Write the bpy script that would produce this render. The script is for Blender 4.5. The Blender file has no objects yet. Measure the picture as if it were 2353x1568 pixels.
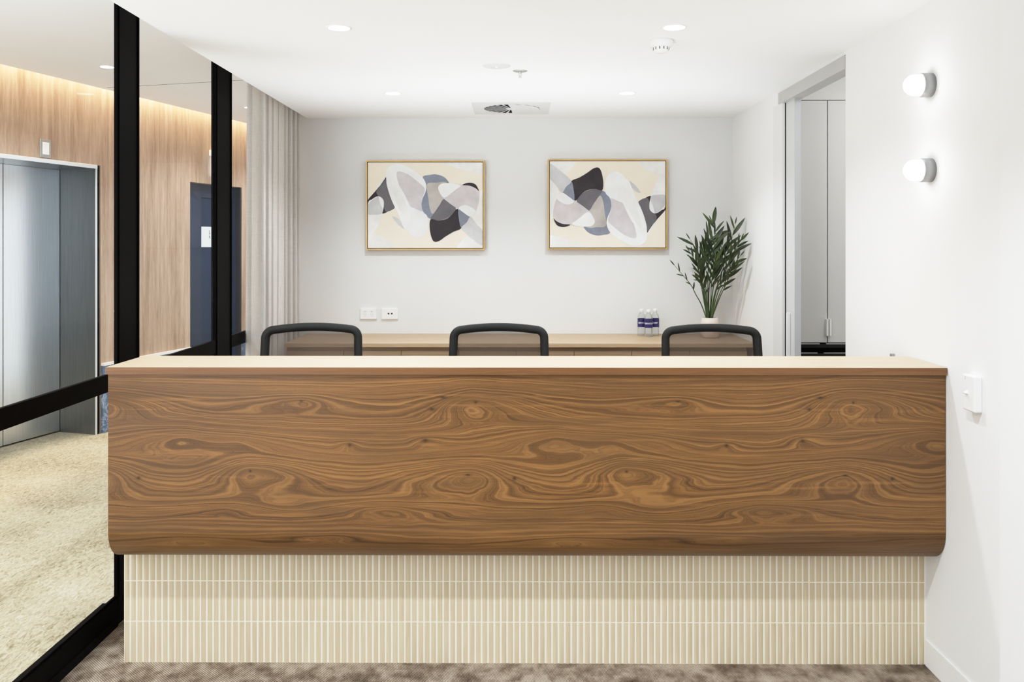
import bpy, bmesh, math, random
from mathutils import Vector, Matrix
random.seed(7)
C = bpy.context.scene.collection
S = bpy.context.scene
PI = math.pi

# ---------------------------------------------------------------- camera model (used to survey positions)
F, PSI, CY, H = 2027.0, 0.0063, 561.8, 1.5264
CX = 1176.5
cs, sn = math.cos(PSI), math.sin(PSI)
def ray(u, v):
    a = (u - CX) / F
    return Vector((a * cs - sn, a * sn + cs, (CY - v) / F))
EYE = Vector((0, 0, H))
def onX(u, v, X): d = ray(u, v); p = EYE + d * (X / d.x); return p
def onY(u, v, Y): d = ray(u, v); p = EYE + d * (Y / d.y); return p
def onZ(u, v, Z): d = ray(u, v); p = EYE + d * ((Z - H) / d.z); return p
# lobby wall frame: s along the wall, d out from it towards the lobby, z up
P0 = Vector((-3.343, 7.178, 0)); AW = Vector((.2543, .9671, 0)); NW = Vector((.9671, -.2543, 0))
def W(s, d, z): return P0 + AW * s + NW * d + Vector((0, 0, z))
def onW(u, v, d=0.0):
    r = ray(u, v); t = (d - (EYE - P0).dot(NW)) / r.dot(NW); p = EYE + r * t
    return (p - P0).dot(AW), p.z

# ---------------------------------------------------------------- materials
def lin(c):
    c = c / 255.0
    return c / 12.92 if c <= .04045 else ((c + .055) / 1.055) ** 2.4
def rgb(r, g, b): return (lin(r), lin(g), lin(b), 1)
class NT:
    def __init__(s, name):
        s.m = bpy.data.materials.new(name); s.m.use_nodes = True
        s.t = s.m.node_tree; s.n = s.t.nodes; s.l = s.t.links
        s.n.clear(); s.out = s.n.new('ShaderNodeOutputMaterial')
    def node(s, typ, **kw):
        n = s.n.new('ShaderNode' + typ)
        for k, v in kw.items(): setattr(n, k, v)
        return n
    def put(s, sock, v):
        if isinstance(v, bpy.types.NodeSocket): s.l.new(v, sock)
        else: sock.default_value = v
    def math(s, op, a, b=0.0, c=0.0):
        n = s.node('Math', operation=op); s.put(n.inputs[0], a); s.put(n.inputs[1], b); s.put(n.inputs[2], c); return n.outputs[0]
    def comb(s, x, y, z=0.0):
        n = s.node('CombineXYZ'); s.put(n.inputs[0], x); s.put(n.inputs[1], y); s.put(n.inputs[2], z); return n.outputs[0]
    def noise(s, vec, scale, detail=2, rough=.5, dim='3D', w=None, dist=0.0):
        n = s.node('TexNoise', noise_dimensions=dim)
        if vec is not None and dim != '1D': s.put(n.inputs['Vector'], vec)
        if w is not None: s.put(n.inputs['W'], w)
        s.put(n.inputs['Scale'], scale); n.inputs['Detail'].default_value = detail; n.inputs['Roughness'].default_value = rough
        n.inputs['Distortion'].default_value = dist
        return n.outputs[0]
    def ramp(s, fac, stops, interp='LINEAR'):
        n = s.node('ValToRGB'); e = n.color_ramp.elements; n.color_ramp.interpolation = interp
        while len(e) < len(stops): e.new(.5)
        for i, (p, c) in enumerate(stops): e[i].position = p; e[i].color = c
        s.put(n.inputs[0], fac); return n.outputs[0]
    def mix(s, fac, a, b, blend='MIX'):
        n = s.node('Mix', data_type='RGBA', blend_type=blend)
        s.put(n.inputs[0], fac); s.put(n.inputs[6], a); s.put(n.inputs[7], b); return n.outputs[2]
    def bsdf(s, color, rough=.5, metal=0.0, spec=.5, bump=None, bstr=.2, bdist=.01, **kw):
        b = s.node('BsdfPrincipled'); s.put(b.inputs['Base Color'], color); s.put(b.inputs['Roughness'], rough)
        s.put(b.inputs['Metallic'], metal); b.inputs['Specular IOR Level'].default_value = spec
        for k, v in kw.items(): s.put(b.inputs[k.replace('_', ' ')], v)
        if bump is not None:
            n = s.node('Bump'); n.inputs['Strength'].default_value = bstr; n.inputs['Distance'].default_value = bdist
            s.put(n.inputs['Height'], bump); s.l.new(n.outputs[0], b.inputs['Normal'])
        return b.outputs[0]
    def done(s, sh): s.l.new(sh, s.out.inputs[0]); return s.m
    def obj(s): return s.node('TexCoord').outputs['Object']
    def sep(s, v):
        n = s.node('SeparateXYZ'); s.put(n.inputs[0], v); return n.outputs
    def scale(s, v, x, y, z):
        n = s.node('Mapping'); s.put(n.inputs['Vector'], v); n.inputs['Scale'].default_value = (x, y, z); return n.outputs[0]

def plain(name, c, rough=.5, metal=0.0, spec=.5, var=.04, vscale=3, bump=0.0, bscale=300):
    t = NT(name); o = t.obj()
    d = tuple(max(0, x * (1 - var)) for x in c[:3]) + (1,); l = tuple(min(1, x * (1 + var)) for x in c[:3]) + (1,)
    col = t.ramp(t.noise(o, vscale, 3), [(.3, d), (.7, l)])
    b = t.noise(o, bscale, 2) if bump else None
    return t.done(t.bsdf(col, rough, metal, spec, b, bump, .002))
def emit(name, c, strength):
    t = NT(name); e = t.node('Emission'); e.inputs[0].default_value = c; e.inputs[1].default_value = strength
    return t.done(e.outputs[0])

M = {}
M['wall'] = plain('painted_wall', rgb(240, 240, 239), .7, var=.008, bump=.05, bscale=400)
M['wall_back'] = plain('painted_wall_grey', rgb(226, 226, 225), .7, var=.008, bump=.05, bscale=400)
M['ceiling'] = plain('painted_ceiling', rgb(243, 243, 243), .8, var=.006)
M['lobby_ceiling'] = plain('lobby_ceiling_paint', rgb(238, 238, 238), .8, var=.008)
M['white'] = plain('white_plastic', rgb(242, 242, 240), .35, var=.01)
M['offwhite'] = plain('off_white_plastic', rgb(225, 225, 223), .4, var=.01)
M['vent'] = plain('vent_white_metal', rgb(218, 218, 218), .5, var=.01)
M['black'] = plain('black_powder_coat', rgb(5, 4, 4), .5, spec=.03, var=.1)
M['blackmatt'] = plain('black_void', rgb(6, 6, 6), .9, spec=.1)
M['darkgap'] = plain('dark_gap', rgb(60, 60, 60), .8)
M['grey'] = plain('grey_aluminium', rgb(170, 170, 168), .35, .6, var=.03)
M['sconce'] = plain('grey_sconce_base', rgb(160, 161, 162), .4, .4, var=.03)
M['steel_strip'] = plain('steel_highlight', rgb(222, 228, 233), .3, .25, var=.02)  # highlight on the lift trim is put into this pale colour
M['navy'] = plain('navy_paint', rgb(12, 42, 70), .4, var=.06)
M['navy2'] = plain('navy_frame_paint', rgb(34, 50, 72), .35, var=.06)
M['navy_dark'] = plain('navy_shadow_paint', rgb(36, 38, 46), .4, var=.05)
M['paper'] = plain('sign_white', rgb(225, 235, 238), .4, var=.01)
M['ink'] = plain('sign_ink', rgb(70, 76, 84), .6)
M['joinery'] = plain('grey_joinery', rgb(216, 215, 212), .5, var=.01)
M['track'] = plain('grey_track', rgb(190, 190, 187), .45, .2, var=.02)
M['leaf_door'] = plain('sliding_door_paint', rgb(208, 209, 209), .45, var=.01)
M['jamb_trim'] = plain('jamb_trim_paint', rgb(228, 228, 227), .55, var=.008)
M['leaf_edge'] = plain('sliding_door_edge', rgb(192, 193, 196), .45, var=.01)
M['chair_frame'] = plain('charcoal_plastic', rgb(29, 30, 29), .5, spec=.25, var=.12, vscale=20, bump=.2, bscale=600)
M['chair_seat'] = plain('black_fabric', rgb(40, 40, 41), .9, var=.15, vscale=60, bump=.3, bscale=500)
M['gold'] = plain('oak_gold_frame', rgb(205, 165, 105), .4, .15, var=.08, vscale=14)
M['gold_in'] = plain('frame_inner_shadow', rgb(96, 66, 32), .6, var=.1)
M['pot'] = plain('blush_ceramic', rgb(232, 216, 204), .45, var=.03, vscale=18, bump=.1, bscale=120)
M['soil'] = plain('soil', rgb(50, 40, 32), .95, var=.3, vscale=60)
M['stem'] = plain('green_stem', rgb(62, 82, 42), .5, var=.2, vscale=12)
M['label_navy'] = plain('navy_label', rgb(38, 32, 92), .4, var=.05)
M['label_text'] = plain('white_print', rgb(238, 238, 246), .5, var=.01)
M['ledge'] = plain('white_ledge', rgb(238, 232, 226), .35, var=.02)
M['lamp_white'] = emit('lamp_lens', (.95, .98, 1, 1), 18)
M['globe'] = emit('opal_globe', (.94, .98, 1, 1), 24)
M['exit'] = emit('exit_panel', (.85, .95, 1, 1), 2.4)
M['exit_blue'] = emit('exit_panel_blue', (.25, .65, 1, 1), 1.6)
M['grout'] = plain('white_grout', rgb(240, 232, 216), .8, var=.01)

def leafmat():
    t = NT('palm_leaf'); o = t.obj()
    g = t.node('NewGeometry').outputs['Random Per Island']
    n = t.math('ADD', t.math('MULTIPLY', t.noise(o, 14, 2), .6), t.math('MULTIPLY', g, .45))
    col = t.ramp(n, [(.2, rgb(26, 34, 20)), (.5, rgb(50, 62, 36)), (.8, rgb(84, 98, 56)), (1, rgb(116, 128, 78))])
    return t.done(t.bsdf(col, .38, 0, .5))
M['leaf'] = leafmat()

def tilemat():
    t = NT('kit_kat_tile'); g = t.node('NewGeometry').outputs['Random Per Island']
    col = t.ramp(g, [(0, rgb(203, 185, 154)), (.35, rgb(208, 191, 160)), (.7, rgb(211, 194, 164)), (1, rgb(206, 187, 158))])
    n = t.noise(t.scale(t.obj(), 120, 120, 8), 1, 2)
    col = t.mix(.25, col, t.ramp(n, [(.3, rgb(186, 168, 138)), (.7, rgb(222, 208, 180))]))
    return t.done(t.bsdf(col, .3, 0, .45))
M['tile'] = tilemat()

def carpet():
    t = NT('reception_carpet'); o = t.obj()
    big = t.noise(o, 7, 4, .6); mid = t.noise(t.scale(o, 28, 14, 14), 1, 3, .6)
    v = t.math('ADD', t.math('MULTIPLY', big, .65), t.math('MULTIPLY', mid, .35))
    col = t.ramp(v, [(.34, rgb(88, 74, 62)), (.45, rgb(138, 122, 106)), (.56, rgb(182, 168, 152)), (.7, rgb(205, 193, 178))])
    x, y, z = t.sep(o)[:3]
    wob = t.math('MULTIPLY', t.noise(o, 60, 2), 1.6)
    d1 = t.math('SINE', t.math('ADD', t.math('MULTIPLY', t.math('ADD', x, y), 620), wob))
    d2 = t.math('SINE', t.math('ADD', t.math('MULTIPLY', t.math('SUBTRACT', x, y), 900), wob))
    tw = t.math('ADD', t.math('MULTIPLY', d1, .35), t.math('MULTIPLY', d2, .15))
    tw = t.math('ADD', tw, .5)
    col = t.mix(.75, col, t.ramp(tw, [(.15, rgb(120, 112, 104)), (.7, rgb(255, 255, 255))]), 'MULTIPLY')
    return t.done(t.bsdf(col, .95, 0, .1, tw, .5, .004))
M['carpet'] = carpet()
def carpet2():
    t = NT('lobby_carpet'); o = t.obj()
    mp = t.node('Mapping'); t.put(mp.inputs['Vector'], o); mp.inputs['Rotation'].default_value = (0, 0, -.26); mp.inputs['Scale'].default_value = (75, 26, 20)
    f = t.noise(mp.outputs[0], 1, 5, .65, dist=1.2)
    big = t.noise(o, 2.2, 3)
    v = t.math('ADD', t.math('MULTIPLY', f, .75), t.math('MULTIPLY', big, .25))
    col = t.ramp(v, [(.33, rgb(120, 108, 84)), (.46, rgb(176, 166, 140)), (.6, rgb(205, 196, 172)), (.75, rgb(222, 214, 194))])
    return t.done(t.bsdf(col, .95, 0, .1, f, .6, .006))
M['carpet2'] = carpet2()

def marble():
    t = NT('blue_marble'); o = t.obj()
    w = t.noise(o, 4, 6, .65, dist=2.2)
    vein = t.math('ABSOLUTE', t.math('SUBTRACT', w, .5))
    col = t.ramp(vein, [(0, rgb(170, 186, 205)), (.012, rgb(116, 134, 158)), (.05, rgb(84, 104, 132)), (1, rgb(70, 90, 118))])
    return t.done(t.bsdf(col, .25))
M['marble'] = marble()

def veneer():   # lobby wall, grain runs vertically
    t = NT('oak_veneer_wall'); o = t.obj()
    a = t.noise(t.scale(o, 26, 26, 1.6), 1, 5, .6, dist=.6)
    b = t.noise(t.scale(o, 160, 160, 14), 1, 3, .6, dist=.8)
    c = t.noise(t.scale(o, 4, 4, .5), 1, 2)
    v = t.math('ADD', t.math('ADD', t.math('MULTIPLY', a, .5), t.math('MULTIPLY', b, .25)), t.math('MULTIPLY', c, .25))
    col = t.ramp(v, [(.34, rgb(132, 110, 94)), (.47, rgb(160, 137, 119)), (.56, rgb(176, 153, 135)), (.7, rgb(194, 174, 156))])
    return t.done(t.bsdf(col, .5, 0, .3, b, .08, .002))
M['veneer'] = veneer()

PXM = .00151    # metres per photo pixel on the desk front
EYES = [  # cathedral figures on the desk laminate: u, v (photo px), half width, half height, strength, skew of the tail
    (690, 925, 80, 20, 2.2, .55), (1085, 930, 92, 44, 2.3, 1.85), (545, 1018, 108, 28, 2.1, 1.4), (800, 1026, 26, 12, 1.6, 1), (1270, 1014, 95, 36, 2.0, .55),
    (980, 1014, 40, 16, 1.8, 1.5), (575, 1086, 92, 42, 2.3, 1.85), (1075, 1096, 100, 44, 2.3, .58), (880, 1174, 110, 23, 2.1, 1.3), (640, 1168, 110, 18, -1.5, 1),
    (520, 1172, 95, 16, 1.7, 1.7), (420, 1246, 110, 12, 1.4, 1), (760, 1236, 100, 12, 1.5, .6)]
KNOTS = [(692, 924, 8, 4), (992, 942, 11, 6), (317, 1101, 8, 7), (977, 1014, 12, 7), (574, 1085, 6, 5), (1075, 1093, 12, 4), (1093, 926, 6, 5), (1018, 915, 14, 5), (803, 1025, 8, 7)]
def wood(name, dk, md, lt, big=True, gain=1.0):
    t = NT(name); uv = t.node('UVMap'); uv.uv_map = 'UVMap'
    u, v, _ = t.sep(uv.outputs[0])[:3]
    per = 865 * PXM
    um = t.math('WRAP', u, per * .5, -per * .5)      # the laminate's printed figure repeats
    lowA = t.noise(t.comb(t.math('MULTIPLY', u, 1.1), t.math('MULTIPLY', v, 5)), 1, 3, .5)
    lowB = t.noise(t.comb(t.math('MULTIPLY', u, 5), t.math('MULTIPLY', v, 26)), 1, 2, .5)
    h = t.math('ADD', v, t.math('ADD', t.math('MULTIPLY', lowA, .075), t.math('MULTIPLY', lowB, .012)))
    kn = None
    wu = t.math('MULTIPLY', t.math('SUBTRACT', t.noise(t.comb(t.math('MULTIPLY', u, 9), t.math('MULTIPLY', v, 9), 3.1), 1, 2), .5), .05)
    wv = t.math('MULTIPLY', t.math('SUBTRACT', t.noise(t.comb(t.math('MULTIPLY', u, 7), t.math('MULTIPLY', v, 16), 7.7), 1, 2), .5), .014)
    uw = t.math('ADD', um, wu); vw = t.math('ADD', v, wv)
    def gauss(pu, pv, su, sv, uu, vv, skew=1.0):
        c = (pu - 1189) * PXM
        c = (c + per * .5) % per - per * .5
        d = t.math('WRAP', t.math('SUBTRACT', uu, c), per * .5, -per * .5)
        a = t.math('MAXIMUM', t.math('MULTIPLY', d, 1 / (su * PXM * (skew if skew > 1 else 1))), t.math('MULTIPLY', d, -1 / (su * PXM * (1 if skew > 1 else 1 / skew)))); b = t.math('MULTIPLY', t.math('SUBTRACT', vv, (pv - 862) * PXM), 1 / (sv * PXM))
        r = t.math('ADD', t.math('POWER', a, 1.6), t.math('MULTIPLY', b, b))
        return t.math('POWER', 2.71828, t.math('MULTIPLY', r, -1.0))
    if big:
        for (pu, pv, su, sv, A, sk) in EYES:
            h = t.math('ADD', h, t.math('MULTIPLY', gauss(pu, pv, su, sv, uw, vw, sk), A * .86 * sv * PXM))
        for (pu, pv, su, sv) in KNOTS:
            g = gauss(pu, pv, su * .8, sv * .8, um, v)
            kn = g if kn is None else t.math('MAXIMUM', kn, g)
    ring = t.noise(None, 88, 4, .62, '1D', w=h)
    ring2 = t.noise(None, 330, 2, .6, '1D', w=h)
    fib = t.noise(t.comb(t.math('MULTIPLY', u, 7), t.math('MULTIPLY', v, 420)), 1, 3, .65)
    spk = t.noise(t.comb(t.math('MULTIPLY', u, 120), t.math('MULTIPLY', v, 700)), 1, 2, .6)
    tone = t.noise(t.comb(t.math('MULTIPLY', u, 1.1), t.math('MULTIPLY', v, 5), 5), 1, 3)
    val = t.math('ADD', t.math('ADD', t.math('MULTIPLY', ring, .58), t.math('MULTIPLY', ring2, .18)), t.math('ADD', t.math('MULTIPLY', fib, .2), t.math('ADD', t.math('MULTIPLY', tone, .18), t.math('MULTIPLY', spk, .12))))
    col = t.ramp(val, [(.42, dk), (.53, tuple((a * .4 + b * .6) for a, b in zip(dk, md))), (.60, md), (.71, tuple((a + b) / 2 for a, b in zip(md, lt))), (.86, lt)])
    if big:
        gm = t.noise(t.comb(t.math('MULTIPLY', u, 1.7), t.math('MULTIPLY', v, 11), 9), 1, 4, .6)
        col = t.mix(t.ramp(gm, [(.45, (0, 0, 0, 1)), (.72, (.6, .6, .6, 1))]), col, rgb(94, 68, 42))
        gs = t.noise(t.comb(t.math('MULTIPLY', u, 2.2), t.math('MULTIPLY', v, 60), 4), 1, 3, .6)
        col = t.mix(t.ramp(gs, [(.56, (0, 0, 0, 1)), (.78, (.55, .55, .55, 1))]), col, rgb(166, 118, 66))
        fl = t.noise(None, 210, 4, .75, '1D', w=h)
        col = t.mix(t.ramp(fl, [(.3, (.5, .5, .5, 1)), (.46, (0, 0, 0, 1))]), col, rgb(66, 44, 26))
    if kn is not None:
        col = t.mix(t.math('MULTIPLY', t.math('POWER', kn, 1.5), .85), col, tuple(x * .45 for x in dk[:3]) + (1,))
    return t.done(t.bsdf(col, .42, 0, .35, val, .04, .001))
M['wood'] = wood('walnut_laminate', rgb(64, 42, 22), rgb(112, 77, 42), rgb(156, 114, 66))
M['wood_top'] = wood('walnut_top_lit', rgb(186, 158, 128), rgb(206, 180, 150), rgb(222, 200, 172), big=False)  # same wood as the front, strong light put into a paler colour
M['wood_edge'] = wood('walnut_edge', rgb(82, 52, 29), rgb(116, 79, 47), rgb(142, 104, 66), big=False)
M['oak'] = wood('oak_back_counter', rgb(160, 132, 102), rgb(184, 156, 124), rgb(200, 174, 144), big=False)

def steel():
    t = NT('brushed_stainless'); o = t.obj()
    n = t.noise(t.scale(o, 300, 300, 4), 1, 3)
    col = t.ramp(n, [(.3, rgb(200, 206, 210)), (.7, rgb(220, 224, 227))])
    return t.done(t.bsdf(col, .3, 1.0, .5, n, .02, .001))
M['steel'] = steel()
def steel2():
    t = NT('brushed_stainless_dark'); o = t.obj()
    n = t.noise(t.scale(o, 300, 300, 4), 1, 3)
    col = t.ramp(n, [(.3, rgb(128, 132, 136)), (.7, rgb(146, 150, 153))])
    return t.done(t.bsdf(col, .32, 1.0, .5, n, .02, .001))
M['steel2'] = steel2()
def glass(name, tint=.96, ior=1.45):
    t = NT(name); lw = t.node('LayerWeight'); lw.inputs[0].default_value = .5
    fr = t.math('ADD', .003, t.math('MULTIPLY', t.math('POWER', lw.outputs['Facing'], 5.0), .08))
    a = t.node('BsdfTransparent'); a.inputs[0].default_value = (tint, tint, tint, 1)
    g = t.node('BsdfGlossy'); g.inputs['Roughness'].default_value = .0; g.inputs[0].default_value = (1, 1, 1, 1)
    m = t.node('MixShader'); t.l.new(fr, m.inputs[0]); t.l.new(a.outputs[0], m.inputs[1]); t.l.new(g.outputs[0], m.inputs[2])
    return t.done(m.outputs[0])
M['glass'] = glass('clear_glass', .985, 1.3)
def plastic_clear():
    t = NT('clear_bottle_plastic'); f = t.node('LayerWeight'); f.inputs[0].default_value = .45
    a = t.node('BsdfTransparent'); a.inputs[0].default_value = (.93, .935, .93, 1)
    g = t.bsdf(rgb(196, 198, 194), .08, 0, .8)
    m = t.node('MixShader'); t.put(m.inputs[0], t.ramp(f.outputs['Facing'], [(.15, (.1, .1, .1, 1)), (.95, (.75, .75, .75, 1))]))
    t.l.new(a.outputs[0], m.inputs[1]); t.l.new(g, m.inputs[2]); return t.done(m.outputs[0])
M['bottle'] = plastic_clear()
def meshfab():
    t = NT('chair_mesh_fabric'); o = t.obj()
    n = t.noise(o, 900, 2)
    d = t.bsdf(t.ramp(n, [(.3, rgb(58, 48, 42)), (.7, rgb(104, 90, 80))]), .85, 0, .2)
    a = t.node('BsdfTransparent'); m = t.node('MixShader')
    t.put(m.inputs[0], .66); t.l.new(a.outputs[0], m.inputs[1]); t.l.new(d, m.inputs[2]); return t.done(m.outputs[0])
M['mesh'] = meshfab()
def linen():
    t = NT('linen_curtain'); o = t.obj()
    a = t.noise(t.scale(o, 300, 300, 12), 1, 3); b = t.noise(t.scale(o, 30, 30, 500), 1, 2)
    v = t.math('ADD', t.math('MULTIPLY', a, .5), t.math('MULTIPLY', b, .5))
    col = t.ramp(v, [(.3, rgb(213, 209, 205)), (.7, rgb(236, 233, 229))])
    d = t.bsdf(col, .95, 0, .1); tr = t.node('BsdfTranslucent'); t.put(tr.inputs[0], col)
    m = t.node('MixShader'); m.inputs[0].default_value = .3; t.l.new(d, m.inputs[1]); t.l.new(tr.outputs[0], m.inputs[2]); return t.done(m.outputs[0])
M['linen'] = linen()
def paint(name, c, alpha, var=.12, sc=5):
    t = NT(name); o = t.obj()
    n = t.noise(o, sc, 4, .6, dist=.8)
    d = tuple(x * (1 - var) for x in c[:3]) + (1,); l = tuple(min(1, x * (1 + var)) for x in c[:3]) + (1,)
    b = t.bsdf(t.ramp(n, [(.3, d), (.7, l)]), .7, 0, .2)
    if alpha >= 1: return t.done(b)
    a = t.node('BsdfTransparent'); m = t.node('MixShader')
    t.put(m.inputs[0], t.ramp(t.noise(o, sc * 1.3, 3), [(.3, (alpha * .8,) * 3 + (1,)), (.7, (min(1, alpha * 1.15),) * 3 + (1,))]))
    t.l.new(a.outputs[0], m.inputs[1]); t.l.new(b, m.inputs[2]); return t.done(m.outputs[0])

# ---------------------------------------------------------------- mesh helpers
def bx(bm, lo, hi, fn=None, bevel=0, seg=2, mi=0):
    vs = []
    for z in (lo[2], hi[2]):
        for (x, y) in ((lo[0], lo[1]), (hi[0], lo[1]), (hi[0], hi[1]), (lo[0], hi[1])):
            p = Vector((x, y, z)); vs.append(bm.verts.new(fn(x, y, z) if fn else p))
    fs = [(3, 2, 1, 0), (4, 5, 6, 7), (0, 1, 5, 4), (1, 2, 6, 5), (2, 3, 7, 6), (3, 0, 4, 7)]
    ff = [bm.faces.new([vs[i] for i in f]) for f in fs]
    for f in ff: f.material_index = mi
    if bevel:
        es = set(e for f in ff for e in f.edges)
        bmesh.ops.bevel(bm, geom=list(es), offset=bevel, segments=seg, profile=.5, affect='EDGES')
    return ff
def box(lo, hi, fn=None, bevel=0, seg=2):
    bm = bmesh.new(); bx(bm, lo, hi, fn, bevel, seg); return bm
def lathe(bm, prof, center=(0, 0, 0), n=32, axis='Z', mi=0, smooth=True):
    rings = []
    for (r, z) in prof:
        ring = []
        if r < 1e-6: ring = [bm.verts.new(_ax(0, 0, z, axis, center))]
        else:
            for k in range(n):
                a = 2 * PI * k / n; ring.append(bm.verts.new(_ax(r * math.cos(a), r * math.sin(a), z, axis, center)))
        rings.append(ring)
    for a, b in zip(rings, rings[1:]):
        for k in range(n):
            k2 = (k + 1) % n
            if len(a) == 1 and len(b) == 1: continue
            if len(a) == 1: f = bm.faces.new((a[0], b[k2], b[k]))
            elif len(b) == 1: f = bm.faces.new((a[k], a[k2], b[0]))
            else: f = bm.faces.new((a[k], a[k2], b[k2], b[k]))
            f.smooth = smooth; f.material_index = mi
    return bm
def _ax(x, y, z, axis, c):
    if axis == 'Z': p = (x, y, z)
    elif axis == 'X': p = (z, x, y)      # profile runs along +X
    elif axis == '-X': p = (-z, -x, y)
    else: p = (x, z, y)                  # along +Y
    return Vector(p) + Vector(c)
def tube(bm, pts, r, n=8, closed=False, rx=None, mi=0, cap=True):
    """round (or flattened) tube along pts; r number or list"""
    pts = [Vector(p) for p in pts]; m = len(pts); rings = []
    up0 = None
    for i, p in enumerate(pts):
        if closed: d = pts[(i + 1) % m] - pts[i - 1]
        else: d = pts[min(i + 1, m - 1)] - pts[max(i - 1, 0)]
        d.normalize()
        if up0 is None:
            up0 = Vector((0, 0, 1)) if abs(d.z) < .9 else Vector((0, 1, 0))
        s = d.cross(up0); s.normalize(); up = s.cross(d); up.normalize(); up0 = up
        rr = r[i] if isinstance(r, (list, tuple)) else r
        rings.append([bm.verts.new(p + s * rr * math.cos(2 * PI * k / n) + up * (rx or rr) * math.sin(2 * PI * k / n)) for k in range(n)])
    rng = range(m) if closed else range(m - 1)
    for i in rng:
        a, b = rings[i], rings[(i + 1) % m]
        for k in range(n):
            f = bm.faces.new((a[k], a[(k + 1) % n], b[(k + 1) % n], b[k])); f.smooth = True; f.material_index = mi
    if cap and not closed:
        bm.faces.new(rings[0][::-1]); bm.faces.new(rings[-1])
    return bm
def origin(o):
    v = Vector((0, 0, 0))
    while o: v += o.location; o = o.parent
    return v
def obj(name, bm, m, parent=None, local=False, uv=None, recalc=True, smooth=None):
    if recalc: bmesh.ops.recalc_face_normals(bm, faces=bm.faces[:])
    if uv:
        L = bm.loops.layers.uv.new('UVMap')
        for f in bm.faces:
            for l in f.loops: l[L].uv = uv(l.vert.co, f.normal)
    me = bpy.data.meshes.new(name); bm.to_mesh(me); bm.free()
    for x in (m if isinstance(m, list) else [m]): me.materials.append(M[x] if isinstance(x, str) else x)
    o = bpy.data.objects.new(name, me); C.objects.link(o)
    if parent:
        o.parent = parent
        if not local: me.transform(Matrix.Translation(-origin(parent)))
    elif not local:
        vs = [v.co for v in me.vertices]
        c = Vector(((min(v.x for v in vs) + max(v.x for v in vs)) / 2, (min(v.y for v in vs) + max(v.y for v in vs)) / 2, min(v.z for v in vs)))
        me.transform(Matrix.Translation(-c)); o.location = c
    return o
def tag(o, label, cat, group=None):
    o['label'] = label; o['category'] = cat
    if group: o['group'] = group
    return o
def thing(name, label, cat, loc=(0, 0, 0), group=None):
    o = bpy.data.objects.new(name, None); C.objects.link(o); o.location = loc; o.empty_display_size = .05
    return tag(o, label, cat, group)
def struct(name, bm, m, parent=None, keep=True, **kw):
    if keep and parent is None:
        o = obj(name, bm, m, None, local=True, **kw)
    else: o = obj(name, bm, m, parent, **kw)
    if parent is None: o['kind'] = 'structure'
    return o
def sroot(name, loc=(0, 0, 0)):
    o = bpy.data.objects.new(name, None); C.objects.link(o); o.location = loc; o['kind'] = 'structure'; o.empty_display_size = .05; return o
def woodUV(co, n):   # metres: u along the length, v across
    if abs(n.z) > .7: return (co.x, co.y)
    if abs(n.x) > .7: return (co.y, 1.075 - co.z)
    return (co.x, 1.075 - co.z)
def dup(root, loc, rotz, label, group=None):
    r = root.copy(); C.objects.link(r); r.location = loc; r.rotation_euler = (0, 0, rotz); r['label'] = label
    if group: r['group'] = group
    for ch in list(root.children):
        c = ch.copy(); C.objects.link(c); c.parent = r
        for g in ch.children:
            d = g.copy(); C.objects.link(d); d.parent = c
    return r

# ---------------------------------------------------------------- the room
XG, XR, YB, ZC = -1.60, 1.482, 6.104, 2.40
XCL = -1.458                 # edge of the dropped ceiling, a curtain pocket lies between it and the glass
ZL = 2.755                   # lobby ceiling
OY0, OY1, OZ = 3.995, 4.94, 2.385    # sliding door opening in the right wall
struct('floor', box((XG, -3, -.1), (3.4, YB + .15, 0)), 'carpet')
struct('ceiling', box((XCL, -3, ZC), (XR + .14, YB + .15, ZL + .1)), 'ceiling')
struct('wall_back', box((XG, YB, 0), (XR + .02, YB + .15, ZL + .1)), 'wall_back')
bm = bmesh.new()
bx(bm, (XR, 2.66, 0), (XR + .1, OY0, ZC)); bx(bm, (XR, OY1, 0), (XR + .012, YB, ZC)); bx(bm, (XR, OY0, OZ), (XR + .1, OY1, ZC))
struct('wall_right', bm, 'wall')
struct('wall_front_right', box((XR - .032, -3, 0), (XR + .1, 2.66, ZC)), 'ceiling')  # lighter paint than wall_right stands in for brighter light on this face
struct('baseboard_right', box((XR - .006, 2.66, 0), (XR, 3.205, .097), bevel=.002), 'wall')
# small utility room behind the sliding door
bm = bmesh.new()
bx(bm, (3.3, 3.2, 0), (3.4, 6.2, 2.9)); bx(bm, (1.6, 3.1, 0), (3.4, 3.2, 2.9))
struct('wall_utility', bm, 'wall')
struct('ceiling_utility', box((XR + .14, 3.1, 2.8), (3.4, 6.25, 2.9)), 'ceiling')
# lobby
lf = bmesh.new(); bx(lf, (-6, -3, -.1), (XG, 12, 0))
struct('floor_lobby', lf, 'carpet2')
cove = .13
bm = bmesh.new()
def poly_prism(bm, pts, z0, z1):
    a = [bm.verts.new((x, y, z0)) for x, y in pts]; b = [bm.verts.new((x, y, z1)) for x, y in pts]
    bm.faces.new(a[::-1]); bm.faces.new(b)
    for i in range(len(pts)):
        j = (i + 1) % len(pts); bm.faces.new((a[i], a[j], b[j], b[i]))
p1, p2 = W(-8, cove, 0), W(4.5, cove, 0)
poly_prism(bm, [(p1.x, p1.y), (XCL, p1.y), (XCL, p2.y), (p2.x, p2.y)], ZL, ZL + .06)
struct('ceiling_lobby', bm, 'lobby_ceiling')
bm = bmesh.new()
bx(bm, (-8, -.12, ZL + .3), (4.5, cove + .1, ZL + .36), W); bx(bm, (-8, cove, ZL + .06), (4.5, cove + .03, ZL + .3), W)
struct('trim_cove', bm, 'lobby_ceiling')
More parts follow.
